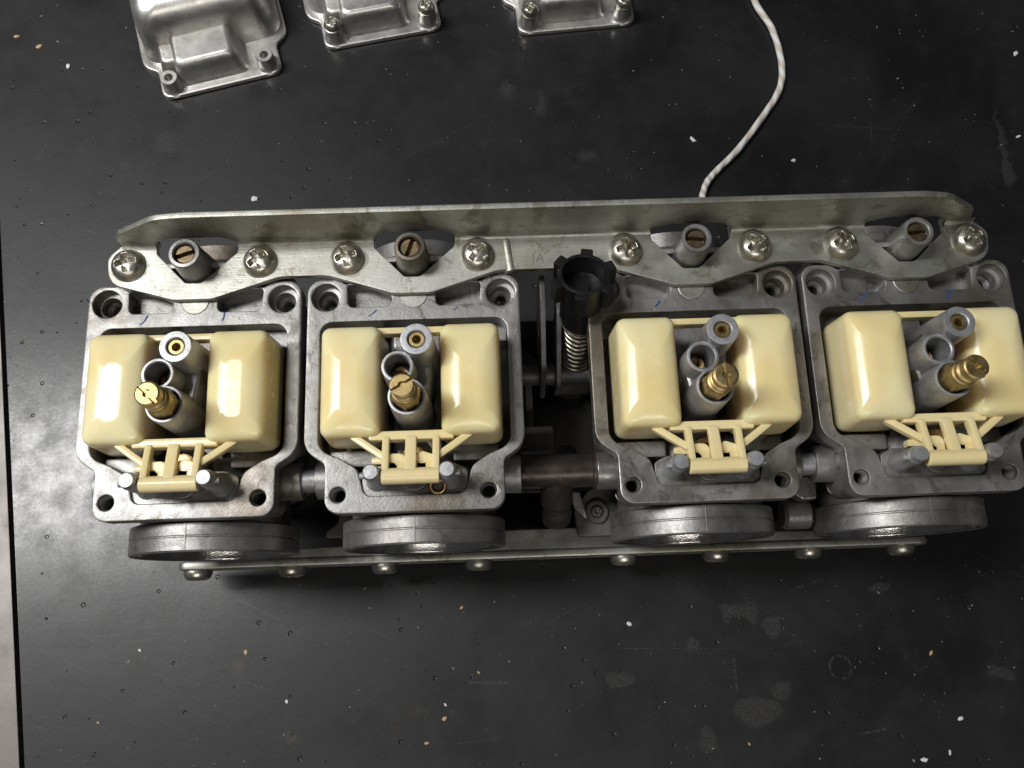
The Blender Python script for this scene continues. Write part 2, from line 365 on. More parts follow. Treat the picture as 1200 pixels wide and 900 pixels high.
def lathe(mb, prof, mat=None, seg=36, cap0=False, cap1=False):
    vs = []; fs = []
    for r, z in prof: vs += [(r * math.cos(2 * PI * i / seg), r * math.sin(2 * PI * i / seg), z) for i in range(seg)]
    for j in range(len(prof) - 1):
        for i in range(seg):
            a = j * seg + i; b = j * seg + (i + 1) % seg
            fs.append((a, b, b + seg, a + seg))
    if cap0: fs.append(tuple(range(seg))[::-1])
    if cap1: fs.append(tuple(range((len(prof) - 1) * seg, len(prof) * seg)))
    return mb.add(vs, fs, mat)
def rod(mb, r, z0, z1, mat=None, bev=0.3, seg=28, r1=None):
    r1 = r if r1 is None else r1
    return lathe(mb, [(r - bev, z0), (r, z0 + bev), (r1, z1 - bev), (r1 - bev * .3, z1 - bev * .3), (r1 - bev, z1)], mat, seg, True, True)
def box(mb, x0, x1, y0, y1, z0, z1, bev=0.4, mat=None):
    bm = bmesh.new(); bmesh.ops.create_cube(bm, size=1)
    for v in bm.verts: v.co = ((x0 + x1) / 2 + v.co.x * (x1 - x0), (y0 + y1) / 2 + v.co.y * (y1 - y0), (z0 + z1) / 2 + v.co.z * (z1 - z0))
    if bev > 0: bmesh.ops.bevel(bm, geom=bm.edges[:], offset=bev, segments=2, affect='EDGES', profile=0.6)
    bm.verts.index_update()
    mb.add([v.co for v in bm.verts], [[v.index for v in f.verts] for f in bm.faces], mat); bm.free()
    return mb
def loft(mb, rings, mat=None, cap0=True, cap1=True):
    n = len(rings[0]); vs = [p for r in rings for p in r]; fs = []
    for j in range(len(rings) - 1):
        for i in range(n):
            a = j * n + i; b = j * n + (i + 1) % n; fs.append((a, b, b + n, a + n))
    if cap0: fs.append(tuple(range(n))[::-1])
    if cap1: fs.append(tuple(range((len(rings) - 1) * n, len(rings) * n)))
    return mb.add(vs, fs, mat)
def tube(mb, pts, r, seg=10, caps=True):
    pts = [Vector(p) for p in pts]; rings = []; up = None
    for i, p in enumerate(pts):
        t = (pts[min(i + 1, len(pts) - 1)] - pts[max(i - 1, 0)]).normalized()
        if up is None: up = t.orthogonal().normalized()
        up = (up - t * up.dot(t)).normalized(); s = t.cross(up)
        rr = r[i] if isinstance(r, (list, tuple)) else r
        rings.append([tuple(p + (up * math.cos(2 * PI * k / seg) + s * math.sin(2 * PI * k / seg)) * rr) for k in range(seg)])
    return loft(mb, rings, None, caps, caps)
def field(mb, R, func, mat=None, rings=22, seg=56, skirt=None):
    """disc whose height is func(x, y): screw heads with their recess"""
    vs = [(0, 0, func(0, 0))]; fs = []
    for j in range(1, rings + 1):
        r = R * j / rings
        vs += [(r * math.cos(2 * PI * i / seg), r * math.sin(2 * PI * i / seg), func(r * math.cos(2 * PI * i / seg), r * math.sin(2 * PI * i / seg))) for i in range(seg)]
    for i in range(seg): fs.append((0, 1 + i, 1 + (i + 1) % seg))
    for j in range(rings - 1):
        for i in range(seg):
            a = 1 + j * seg + i; b = 1 + j * seg + (i + 1) % seg; fs.append((a, a + seg, b + seg, b))
    if skirt is not None:
        o = len(vs); vs += [(R * math.cos(2 * PI * i / seg), R * math.sin(2 * PI * i / seg), skirt) for i in range(seg)]
        a0 = 1 + (rings - 1) * seg
        for i in range(seg): fs.append((a0 + i, o + i, o + (i + 1) % seg, a0 + (i + 1) % seg))
        fs.append(tuple(range(o, o + seg)))
    return mb.add(vs, fs, mat)
def sm(a, b, x):
    t = min(1, max(0, (x - a) / (b - a))); return t * t * (3 - 2 * t)
def pan_phillips(R, h, depth, w, l):
    def f(x, y):
        r = math.hypot(x, y) / R
        z = h * (1 - 0.42 * r ** 2 - 0.55 * r ** 7)
        cr = max(sm(w + .45, w - .2, abs(x)) * sm(l + .3, l - 1.3, abs(y)), sm(w + .45, w - .2, abs(y)) * sm(l + .3, l - 1.3, abs(x)))
        return z - depth * cr
    return f
def slot_head(R, h, depth, w, hole=0.0):
    def f(x, y):
        r = math.hypot(x, y)
        z = h - 0.35 * sm(R * .86, R, r)
        c = sm(w + .18, w - .08, abs(x))
        if hole: c = max(c, 1.6 * sm(hole + .2, hole - .15, r))
        return z - depth * c
    return f

XS = [0.0, 80.0, 182.8, 263.0]

# ================================================================== bench (setting)
e0 = Vector((-102.3, -136.2)); e1 = Vector((-129.2, 36.8)); d = (e1 - e0).normalized(); nrm = Vector((d.y, -d.x))   # nrm points into the bench
def on(t, s): q = e0 + d * t + nrm * s; return (q.x, q.y)
mb = MB(); extr(mb, [on(-500, 1.6), on(900, 1.6), on(900, 900), on(-500, 900)], [], -30, 0, 0.5)
tag(link('bench_top', mb.mesh('bench_top', 'bench')), kind='structure')
mb = MB(); extr(mb, [on(-500, -30), on(900, -30), on(900, 0), on(-500, 0)], [], -28, 0.7, 0.5)
extr(mb, [on(-500, 0), on(900, 0), on(900, 1.55), on(-500, 1.55)], [], -30, -4, 0.2)
tag(link('bench_edge_trim', mb.mesh('bench_edge_trim', 'trim')), kind='structure')

# ================================================================== the carburetor bank
bank = link('carburetor_bank', None)
tag(bank, 'row of four upside-down carburetors bolted together, cream floats showing', 'carburetor bank')

OUT = rnd([(-39, 43.5, 9), (-28, 43.5, 4), (-25, 41.5, 3), (25, 41.5, 3), (28, 43.5, 4), (39, 43.5, 9), (39, -20.5, 9), (31.4, -25.5, 3), (31.4, -43, 5), (-31.4, -43, 5), (-31.4, -25.5, 3), (-39, -20.5, 9)], 6)
CAV = rnd([(-34, 26.8, 4.5), (34, 26.8, 4.5), (34, -20.5, 6.5), (26.5, -23.5, 4), (20.0, -27.5, 5.5), (17.6, -37.2, 3.2), (-17.6, -37.2, 3.2), (-20.0, -27.5, 5.5), (-26.5, -23.5, 4), (-34, -20.5, 6.5)], 6)
PKL = rnd([(-24.4, 41.0, .8), (-24.0, 32.4, 2), (-9.2, 32.4, 2.2), (-7.2, 36, 2), (-15, 40.5, 2)], 4)
PKR = rnd([(8.2, 37.5, 1), (8.2, 32.2, 2), (24.0, 32.2, 2), (24.8, 40.6, 1), (14, 40.6, 2)], 4)
BH = [(-32.05, 36.45), (32.05, 36.45)]; FH = [(-26.7, -36.45), (25.7, -36.45)]
INN = rnd([(-37, 41, 8), (37, 41, 8), (37, -19.5, 8), (29.6, -24.5, 3), (29.6, -41, 5), (-29.6, -41, 5), (-29.6, -24.5, 3), (-37, -19.5, 8)], 5)

def casting():
    mb = MB()
    extr(mb, OUT, [CAV, PKL, PKR] + [circle(x, y, 5.3) for x, y in BH] + [circle(x, y, 2.75, 24) for x, y in FH] , 98, 105, 0.55)
    extr(mb, INN, [CAV] + [circle(x, y, 5.5) for x, y in BH] + [circle(x, y, 2.9, 24) for x, y in FH], 80, 98.6, 0.3)
    for x, y in BH:
        lathe(mb, [(5.6, 99.5), (5.3, 101.2), (3.9, 100.9), (3.7, 100.4), (3.5, 97), (2.2, 95.5), (2.1, 90), (0.01, 89)], T(x, y, 0), 32)
        lathe(mb, [(5.35, 104.2), (5.5, 99)], T(x, y, 0), 32)
    for x, y in FH:     # tapped holes with thread rings
        pr = [(2.9, 104.4)]
        for k in range(9): pr += [(2.75, 103.6 - k), (2.3, 103.1 - k)]
        pr += [(2.3, 92), (0.01, 91)]
        lathe(mb, pr, T(x, y, 0), 24)
    # chamber floor: the barrel of the bore runs through it
    box(mb, -35, 35, -26, 28, 80, 85, 0.3)
    lathe(mb, [(27, -28), (27, 27)], T(0, 0, 64) @ TOY, 48)
    box(mb, -9, 9, -27, 27, 84, 93, 1.2)
    box(mb, 12, 34, 20, 27.5, 84, 97, 1.5); box(mb, -34, -12, 20, 27.5, 84, 95, 1.5)
    hull = []
    cs = [(3.3, 11.6, 4.9), (-3.4, 3.3, 4.9), (-.3, -7.3, 5.8)]
    allp = sorted([q for c in cs for q in circle(c[0], c[1], c[2], 40)])
    def half(ps):
        h = []
        for q in ps:
            while len(h) > 1 and (h[-1][0] - h[-2][0]) * (q[1] - h[-2][1]) - (h[-1][1] - h[-2][1]) * (q[0] - h[-2][0]) <= 0: h.pop()
            h.append(q)
        return h[:-1]
    extr(mb, half(allp) + half(allp[::-1]), [circle(-3.4, 3.3, 4.3), circle(-.3, -7.3, 5.3), circle(3.3, 11.6, 3.2)], 84, 116, 1.2)
    # step where the hinge posts stand
    extr(mb, rnd([(-18.6, -28.6, 2), (-14, -26.4, 2), (14, -26.4, 2), (18.6, -28.6, 2), (18.4, -38, 1), (-18.4, -38, 1)], 3), [], 90, 103.7, 0.4)
    box(mb, 13, 30, -24.5, -18, 84, 97, 1.2); box(mb, -31, -13, -26, -20, 84, 99, 1.2)
    rod(mb, 5.2, 95, 107.0, T(0, -30.9, 0), 0.5)
    rod(mb, 6.3, 88, 104.0, T(0, -23.2, 0), 0.5)
    # body under the flange, vacuum cap it stands on, neck of the inlet
    extr(mb, rnd([(-33, 36, 6), (33, 36, 6), (33, -28, 6), (-33, -28, 6)]), [], 40, 80.5, 1)
    lathe(mb, [(30, 0), (34, 1.5), (35.5, 4), (35.5, 30), (37, 31), (37, 40), (34, 42)], T(0, 6, 0), 48, True, True)
    lathe(mb, [(27.5, 20), (27.5, 46)], T(0, 0, 68) @ TOY, 48, True, True)
    for s in (-1, 1):
        rod(mb, 7.2, 66, 105.1, T(24 * s, 50, 0), 0.4)
        box(mb, 24 * s - 5, 24 * s + 5, 36, 48, 64, 96, 0.8)
    box(mb, -24, 24, 44, 52, 62, 82, 0.8)
    box(mb, -18, -5, 48.5, 50.5, 80, 108, 0.5) ; box(mb, 5, 18, 48.5, 50.5, 80, 108, 0.5)
    lathe(mb, [(19, 30), (21, 31), (21, 58), (22.5, 60), (22.5, 66), (19, 66.5), (18.5, 50), (0.01, 49)], T(0, 0, 66) @ RX(-PI / 2), 48)
    # bosses for the joint pipes
    for s in (-1, 1): rod(mb, 7.0, 28, 37.5, T(0, -28.5, 87) @ (TOX if s > 0 else RY(-PI / 2)), 0.5)
    return mb.mesh('carburetor', 'cast')

def tower(r, rb, z0, z1, bore, depth):
    mb = MB(); fl = 0.45
    lathe(mb, [(r + 1.1, z0), (r + .25, z1 - 8), (r, z1 - fl), (r - fl * .4, z1 - fl * .15), (r - fl, z1), (bore + .4, z1), (bore, z1 - .35), (bore * .97, z1 - depth), (0.01, z1 - depth - .6)], None, 40)
    return mb.mesh('jet_tower', 'tower')
def jet_pilot():
    mb = MB()
    lathe(mb, [(2.75, -6), (2.75, -.25), (2.5, 0), (1.55, 0), (1.2, -.5), (1.15, -4), (0.01, -4.2)], None, 28)
    return mb.mesh('pilot_jet', 'brass')
def jet_mid():
    mb = MB(); field(mb, 2.9, slot_head(2.9, 0, 1.4, 0.55, 1.0), None, 14, 36, -6)
    return mb.mesh('needle_jet', 'old_brass')
def jet_main():
    mb = MB()
    lathe(mb, [(4.5, -24), (4.5, -8.2), (4.2, -7.7), (3.5, -7.4), (3.5, -6.2), (4.0, -5.8), (4.05, -4.9), (3.3, -4.5), (3.3, -3.8), (3.9, -3.4), (3.97, -1.1)], None, 36)
    lathe(mb, [(5.0, -24), (5.0, -10.4), (4.5, -9.6)], RZ(0.4), 6)
    field(mb, 4.05, slot_head(4.05, 0, 1.8, 0.5, 1.15), None, 30, 80, -1.2)
    return mb.mesh('main_jet', 'brass')

def rrect(x0, x1, y0, y1, r, z, n=6):
    out = []
    for cx, cy, a in ((x1 - r, y1 - r, 0), (x0 + r, y1 - r, PI / 2), (x0 + r, y0 + r, PI), (x1 - r, y0 + r, 3 * PI / 2)):
        for k in range(n + 1):
            t = a + PI / 2 * k / n; out.append((cx + r * math.cos(t), cy + r * math.sin(t), z))
    return out
def float_mesh(s):
    """one hollow float: block with soft shoulders and a raised plateau"""
    lv = [(96.6, 2.2, 3), (97.2, .9, 3.3), (98.4, .1, 3.5), (100, 0, 3.5), (111, .5, 3.3), (116.8, .75, 3.2), (118.6, 1.1, 3.0), (119.7, 1.7, 2.8), (120.4, 2.6, 2.8), (120.85, 3.7, 3.2), (121.2, 5.0, 3.6), (121.5, 6.3, 3.8), (121.75, 7.6, 3.8), (121.93, 9.0, 3.4), (122.03, 10.4, 2.4), (122.07, 11.6, 1.6)]
    mb = MB(); rings = []
    for z, i, r in lv:
        x0, x1 = (-31.4, -9.8) if s < 0 else (9.8, 31.4)
        i2 = i * 0.72
        rings.append(rrect(x0 + i2, x1 - i2, -19.2 + i2, 21.6 - i * 1.15, max(r, 1), z))
    rings = [[(x, y, z - 1.7 * ((y - 1.5) / 20) ** 2 * sm(112, 121, z)) for x, y, z in r] for r in rings]
    loft(mb, rings)
    return mb.mesh('float', 'float', 60)
def hinge_frame():
    mb = MB()
    def bar(x0, y0, x1, y1, wd, z0, z1, th):
        dx, dy = x1 - x0, y1 - y0; L = math.hypot(dx, dy); a = math.atan2(dy, dx)
        mt = T(x0, y0, z0) @ RZ(a) @ RY(-math.atan2(z1 - z0, L))
        L3 = math.sqrt(L * L + (z1 - z0) ** 2)
        box(mb, 0, L3, -wd / 2, wd / 2, -th, 0, 0.85, mt)
    bar(-14.5, -18.3, 14.5, -18.3, 3.2, 116.4, 116.4, 6)             # front bar between the floats
    bar(-8.5, -18.6, -8.5, -31, 2.5, 116.9, 120.2, 3.5)             # three ribs
    bar(0, -18.6, 0, -31, 3.9, 117.0, 120.4, 2.6)
    bar(8.5, -18.6, 8.5, -31, 2.5, 116.9, 120.2, 3.5)
    rod(mb, 2.75, -9.7, 9.7, T(0, -32.6, 118.2) @ TOX, 0.5, 24)      # hinge barrel
    bar(-20.5, -17.6, -8.2, -26.5, 2.6, 115.6, 117.6, 3.4)             # slanting arms
    bar(20.5, -17.6, 8.2, -26.5, 2.6, 115.6, 117.6, 3.4)
    bar(-13.6, -26.6, -8.2, -26.9, 2.6, 115.2, 115.6, 5)
    # half round tangs under the ribs
    extr(mb, rnd([(-8, -31, .3), (-1.6, -31, .3), (-1.6, -24.6, 2.5), (-8, -24.6, .6)]), [], 115.2, 116.6, 0.4)
    extr(mb, rnd([(1.8, -31, .3), (8, -31, .3), (8, -25.4, .6), (3.4, -23.8, 2.5), (1.8, -25.4, .6)]), [], 115.2, 116.6, 0.4)
    return mb.mesh('float_hinge', 'float_frame')
def strap():
    mb = MB(); box(mb, -13, 13, 18.8, 21.2, 108.6, 113.6, .6)
    return mb.mesh('float_strap', 'float_frame')
def hinge_post():
    mb = MB()
    lathe(mb, [(4.6, 103.2), (3.9, 104.2), (3.3, 106.5), (3.05, 112), (3.0, 119), (2.75, 119.3), (2.7, 121.4), (2.3, 122.0), (0.01, 122.05)], None, 28)
    rod(mb, 1.15, -4.2, 4.2, T(0, -.6, 117.8) @ TOX, 0.2, 16)
    return mb.mesh('hinge_post', 'tower')
def mixture_tower():
    mb = MB()
    lathe(mb, [(8.4, 78), (7.2, 96), (6.0, 112), (5.6, 118.6), (5.3, 119.2), (4.2, 119.3), (3.85, 118.9), (3.8, 110), (0.01, 110)], None, 36)
    return mb.mesh('mixture_tower', 'cast')
def mixture_screw():
    mb = MB(); field(mb, 3.6, slot_head(3.6, 0, 2.2, 0.55), None, 16, 40, -8)
    return mb.mesh('mixture_screw', 'mix_screw')
def inlet_ring():
    mb = MB()   # axis: local z -> world -y ; local origin at bore axis, z = -y
    pr = [(27, 42.5), (30.3, 43.0), (31, 43.6), (31, 47.7), (30.7, 48.0), (30.7, 48.3), (31, 48.6), (31, 52.9), (30.5, 53.5), (28.9, 53.6), (28.5, 53.2)]
    lathe(mb, pr, T(0, 0, 68) @ TOY, 96)
    box(mb, -1.0, -.6, -53.2, -43.4, 98.4, 99.18, 0.1)     # mould seam along the crown
    return mb.mesh('inlet_ring', 'ring', 30)
def throat():
    mb = MB(); lathe(mb, [(28.6, 53.1), (28.2, 52.6), (27.4, 48), (25.0, 45), (24.4, 38), (21, 30), (0.01, 29.5)], T(0, 0, 68) @ TOY, 72)
    return mb.mesh('inlet_throat', 'throat', 50)
def plug():
    mb = MB(); lathe(mb, [(5.05, 104), (5.05, 105.1), (4.8, 105.28), (0.01, 105.32)], None, 32); return mb.mesh('dowel_plug', 'zinc')
def valve_seat():
    mb = MB(); lathe(mb, [(5.0, 103), (5.0, 107.4), (4.6, 107.8), (2.4, 107.8), (2.1, 107.2), (2.1, 103)], None, 28)
    return mb.mesh('valve_seat', 'old_brass')
def valve_needle():
    mb = MB(); lathe(mb, [(1.5, 104), (1.5, 113), (1.1, 113.6), (1.0, 117.0), (.6, 117.4), (0.01, 117.4)], None, 18); return mb.mesh('float_needle', 'bright')

def ink(pts):
    mb = MB()
    L = []; R = []
    for i, (x, y) in enumerate(pts):
        wd = 0.28 + 0.22 * random.random()
        L.append((x - wd, y + wd * .2, 105.05)); R.append((x + wd, y - wd * .2, 105.05))
    vs = L + R; n = len(L)
    mb.add(vs, [(i, i + 1, n + i + 1, n + i) for i in range(n - 1)])
    return mb.mesh('ink_mark', 'ink')

ME = dict(cast=casting(), t1=tower(5.5, 6, 84, 129.4, 2.95, 7), t2=tower(5.5, 6, 84, 126.0, 4.15, 14), t3=tower(6.4, 7, 84, 126.6, 5.2, 9), jp=jet_pilot(), jm=jet_mid(), jM=jet_main(),
          fl=float_mesh(-1), fr=float_mesh(1), hf=hinge_frame(), st=strap(), po=hinge_post(), mt=mixture_tower(), ms=mixture_screw(), ring=inlet_ring(), th=throat(), pl=plug(), vs=valve_seat(), vn=valve_needle())
inks = {0: [[(-19.5, 28.0), (-18, 29.4), (-17, 31.6)], [(10.2, 28.6), (10.8, 30.2), (10.9, 32)]],
        1: [[(-16.5, 28.6), (-14.9, 29.6), (-13.5, 31)], [(14.5, 30), (15.4, 30.5), (16.2, 31.2)]],
        2: [[(-14, 28.8), (-12.6, 30.2), (-12.2, 31.2)]],
        3: [[(-18.8, 27.9), (-16.9, 30), (-15.8, 31.8), (-12.8, 31.7)], [(14.2, 28.5), (15, 30.4), (15.4, 31.8), (17, 32)]]}
parts = []
def build_carb(i):
    c = link('carburetor', ME['cast'], bank, (XS[i], 0, 0))
    def ch(name, me, loc=(0, 0, 0), rot=(0, 0, 0)): return link(name, me, c, loc, rot)
    rr = lambda: (0, 0, random.uniform(0, PI))
    ch('jet_tower', ME['t1'], (3.3, 11.6, 0)); ch('jet_tower', ME['t2'], (-3.4, 3.3, 0)); ch('jet_tower', ME['t3'], (-.3, -7.3, 0))
    ch('pilot_jet', ME['jp'], (3.3, 11.6, 128.6), rr()); ch('needle_jet', ME['jm'], (-3.4, 3.3, 116), rr())
    ch('main_jet', ME['jM'], (-.2, -7.2, 140.8), (0, 0, (PI / 4, -PI / 3, 0.2, PI / 4)[i]))
    ch('float', ME['fl'], (0, 0, (0, 0, .3, .2)[i])); ch('float', ME['fr'], (0, 0, (0, .1, .3, .2)[i])); ch('float_hinge', ME['hf']); ch('float_strap', ME['st'])
    ch('hinge_post', ME['po'], (-12.9, -31.5, 0)); ch('hinge_post', ME['po'], (12.3, -31.3, 0))
    ch('valve_seat', ME['vs'], (0, -25.2, 0)); ch('float_needle', ME['vn'], (-1.0, -26.4, 0))
    ch('mixture_tower', ME['mt'], (0.1, 49.5, 0)); ch('mixture_screw', ME['ms'], (0.1, 49.5, 118.0), (0, 0, (1.9, -.35, 1.45, 1.6)[i]))
    ch('inlet_ring', ME['ring']); ch('inlet_throat', ME['th']); ch('dowel_plug', ME['pl'], (0, 36.4, 0))
    for pts in inks[i]: ch('ink_mark', ink(pts))
    return c
for i in range(4): build_carb(i)

# ---------------------------------------------------------------- upper bracket
def bracket_front():
    pts = []
    for k, x in enumerate(XS):
        pts += [(x - 31.5, 44, 14), (x - 7, 36.1, 10), (x + 7, 36.1, 10), (x + 31.5, 44, 14)]
    return pts
fr = bracket_front()
fr[0] = (-31, 43.2, 7); fr[-1] = (XS[3] + 31, 43.4, 7)
poly = [(-32, 53.5, 4), ] + fr + [(XS[3] + 32, 53.5, 4), (XS[3] + 27.2, 58.2, 0)]
for x in reversed(XS):
    poly += [(x + 15.6, 58.2, 0), (x + 15.6, 54.2, 1.4), (x + 2.8, 42.6, 2.2), (x - 3.0, 42.6, 2.2), (x - 14, 54.4, 1.4), (x - 14, 58.2, 0)]
poly += [(-27, 58.2, 0)]
mb = MB()
extr(mb, rnd(poly, 5), [], 105.25, 108.1, 0.45)
# upright wall with an arch over each opening
wl = [(-26.8, 105.4, 0), (-26.8, 115, 1), (-24.6, 118, 2), (-8, 129.2, 14), (2, 130.4, 10), (262, 130.4, 10), (272, 128.4, 14), (285.4, 117.5, 2), (XS[3] + 27, 105.4, 0)]
for x in reversed(XS):
    wl += [(x + 15.6, 105.4, 0), (x + 15.6, 109.6, 1.5), (x + 11, 113.4, 4), (x - 8, 113.6, 5), (x - 14, 110.0, 2), (x - 14, 105.4, 0)]
extr(mb, rnd(wl, 5), [], 0, 2.3, 0.5, T(0, 59.9, 0) @ RX(PI / 2))
# bend fillet between the two, beside the openings
edges = [-27] + [q for x in XS for q in (x - 14, x + 15.6)] + [XS[3] + 27]
for a, b in zip(edges[::2], edges[1::2]):
    prof = [(57.7, 107.6), (55.2, 108.05), (56.2, 108.3), (57.0, 108.8), (57.5, 109.7), (57.65, 110.8), (58.2, 110.5)]
    mb.add([(a + .3, y, z) for y, z in prof] + [(b - .3, y, z) for y, z in prof], [(i, i + 1, i + 1 + len(prof), i + len(prof)) for i in range(len(prof) - 1)])
# raised stiffening bead across the middle span
brk = link('upper_bracket', mb.mesh('upper_bracket', 'zinc'), bank)
mb = MB()
lathe(mb, [(2.5, -6.9), (2.5, 7)], None, 40, True, True)
bead = mb.mesh('stiffening_bead', 'zinc')
for x in (115.5,):
    link('stiffening_bead', bead, brk, (x, 50.6, 105.92), (PI / 2, 0, 0.12))
# stamped letters
cu = bpy.data.curves.new('t', 'FONT'); cu.body = 'JA'; cu.size = 5.2; cu.extrude = 0.02; cu.resolution_u = 3
ob = bpy.data.objects.new('t', cu); sc.collection.objects.link(ob)
dg = bpy.context.evaluated_depsgraph_get(); dg.update()
tm = bpy.data.meshes.new_from_object(ob.evaluated_get(dg)); tm.name = 'stamped_letters'
for v in tm.vertices: v.co *= S
tm.materials.clear(); tm.materials.append(M['stamp'])
bpy.data.objects.remove(ob); bpy.data.curves.remove(cu)
link('stamped_letters', tm, brk, (124.0, 46.6, 108.12))

mb = MB(); field(mb, 6.4, pan_phillips(6.4, 4.4, 3.0, 0.85, 3.7), None, 44, 112, -.1)
pan = mb.mesh('bracket_screw', 'screw', 50)
for x in XS:
    for s in (-1, 1): link('bracket_screw', pan, brk, (x + 24 * s, 49.9, 108.1), (random.uniform(-.05, .05), random.uniform(-.05, .05), random.uniform(0, PI)))

# ---------------------------------------------------------------- lower bracket strip in front
mb = MB()
extr(mb, rnd([(-28, 17, 5), (292, 17, 5), (292, 34.5, 5), (-28, 34.5, 5)]), [], 0, 3.4, 1.0, T(0, -53.0, 0) @ RX(PI / 2))
extr(mb, rnd([(-20, -53.4, 0), (284, -53.4, 0), (270, -49.5, 3), (172, -48, 4), (160, -44.5, 6), (112, -44.5, 6), (96, -48, 4), (-6, -49.5, 3)]), [], 31.2, 33.6, 0.5)
low = link('lower_bracket', mb.mesh('lower_bracket', 'zinc'), bank)
mb = MB(); field(mb, 6.0, lambda x, y: 4.4 * (1 - .16 * (math.hypot(x, y) / 6) ** 2 - .6 * (math.hypot(x, y) / 6) ** 9) + pan_phillips(6, 0, 2.2, .8, 2.8)(x, y), None, 26, 56, -.1)
pan2 = mb.mesh('lower_screw', 'screw', 50)
for x in XS:
    for q in (-21.1, 19.2): link('lower_screw', pan2, low, (x + q, -56.3, 26), (PI / 2, random.uniform(0, PI), 0))

# ---------------------------------------------------------------- joint pipes between neighbours
mb = MB()
lathe(mb, [(4.4, -4.5), (4.4, 4.5)], TOX, 28, True, True)
lathe(mb, [(5.3, -5.5), (5.3, -2.6), (4.9, -2.3)], TOX, 28, True, False)
jp = mb.mesh('joint_pipe', 'tower')
link('joint_pipe', jp, bank, (40, -28.5, 88)); link('joint_pipe', jp, bank, (222.9, -28.5, 88))
mb = MB()
lathe(mb, [(5.8, 112), (6.3, 113), (6.3, 148), (5.8, 149)], T(0, -27.5, 84) @ TOX, 32, True, True)
for a in (112.5, 144): lathe(mb, [(6.5, a), (7.1, a + .4), (7.1, a + 4.4), (6.5, a + 4.8)], T(0, -27.5, 84) @ TOX, 32, True, True)
tubeo = link('fuel_tube', mb.mesh('fuel_tube', 'steel_dark'), bank)
mb = MB()
lathe(mb, [(6.2, 0), (6.2, 12), (5.4, 13), (5.4, 16), (5.9, 17), (5.4, 21), (3.6, 22.8), (0.01, 23)], T(131, -29, 82) @ RX(PI / 2 + 0.75), 28)
link('branch_stub', mb.mesh('branch_stub', 'steel_dark'), tubeo)

# ---------------------------------------------------------------- idle adjuster between the middle carburetors
tilt = math.radians(18)
idle = link('idle_adjuster', None, bank, (142, 37.7, 118), (-tilt, 0, 0))
mb = MB()
lathe(mb, [(6.2, -28), (7.2, -27), (7.6, -19), (8.8, -9), (9.5, -.8), (9.2, -.2), (8.7, 0), (8.0, 0), (7.7, -.4), (7.3, -8.2), (5.6, -8.8), (2.6, -9), (2.4, -7.6), (0.01, -7.6)], None, 48)
for k in range(6):
    box(mb, 7.9, 12.0, -2.3, 2.3, -9.5, -.3, 0.7, RZ(k * PI / 3 + 0.35))
    box(mb, 6.6, 8.4, -1.1, 1.1, -22, -8, 0.5, RZ(k * PI / 3 + 0.35))
link('knob', mb.mesh('knob', 'black'), idle)
mb = MB()
lathe(mb, [(6.6, -28.9), (7.0, -28.6), (7.0, -28.1), (6, -27.9)], None, 32, True, True)
link('washer', mb.mesh('washer', 'screw'), idle)
mb = MB(); pts = []
for k in range(9 * 20 + 1):
    a = 2 * PI * k / 20; pts.append((5.2 * math.cos(a), 5.2 * math.sin(a), -29.7 - 25.5 * k / 180))
tube(mb, pts, 0.85, 8)
link('spring', mb.mesh('spring', 'screw', 60), idle)
mb = MB(); rod(mb, 3.8, -62, -28, None, .2)
link('adjuster_screw', mb.mesh('adjuster_screw', 'old_brass'), idle)
mb = MB()
box(mb, -6.5, 6.5, -6.8, 6.5, -72, -56.4, 1.6); lathe(mb, [(6.3, -83), (6.8, -82), (6.8, -72)], T(-1, -1, 0), 32, True, True)
rod(mb, 3.3, -104, -82, T(-1, -1, 0), .3); box(mb, 5, 22, -5, 5, -72, -62, .8)
link('adjuster_boss', mb.mesh('adjuster_boss', 'body_dark'), idle)

# ---------------------------------------------------------------- throttle linkage in the same gap
mb = MB()
extr(mb, rnd([(46, 98, 3), (36, 98, 3), (12, 84, 6), (4, 60, 6), (30, 52, 8), (48, 70, 6)]), [circle(30, 72, 5)], 0, 2.0, 0.3, T(127, 0, 0) @ RZ(PI / 2) @ RX(PI / 2))
link('throttle_lever', mb.mesh('throttle_lever', 'body_dark'), bank)
mb = MB()
extr(mb, rnd([(40, 92, 3), (32, 93, 3), (8, 72, 6), (8, 52, 5), (34, 56, 8)]), [], 0, 1.8, 0.3, T(133.4, 0, 0) @ RZ(PI / 2) @ RX(PI / 2))
link('throttle_lever', mb.mesh('throttle_lever', 'body_dark'), bank)
mb = MB(); rod(mb, 4.5, 32, 232, T(0, 16, 62) @ TOX, .4)
link('throttle_shaft', mb.mesh('throttle_shaft', 'body_dark'), bank)
mb = MB(); box(mb, 118, 131, -18, -8, 58, 74, 1); box(mb, 121, 124, -6, 20, 60, 63, .5)
link('linkage_block', mb.mesh('linkage_block', 'body_dark'), bank)
mb = MB(); extr(mb, rnd([(112, -30, 3), (150, -30, 3), (150, 46, 3), (112, 46, 3)]), [circle(122, 26, 6), circle(138, -14, 4)], 40, 43, .6)  # added dark sheet that blocks light and blackens the gap
link('gap_shade_plate', mb.mesh('gap_shade_plate', 'gap_shade'), bank)
mb = MB()
extr(mb, rnd([(140, -50, 2), (158, -50, 2), (158, -30, 2), (146, -31, 4), (139, -38, 6)]), [], 52, 56, .6)
rod(mb, 4.6, 56, 58, T(148, -40.5, 0), .4); field(mb, 2.6, pan_phillips(2.6, 1.8, 1.0, .5, 1.5), T(148, -40.5, 58), 12, 28, -.2)
link('stay_plate', mb.mesh('stay_plate', 'body_dark'), bank); mb = MB()
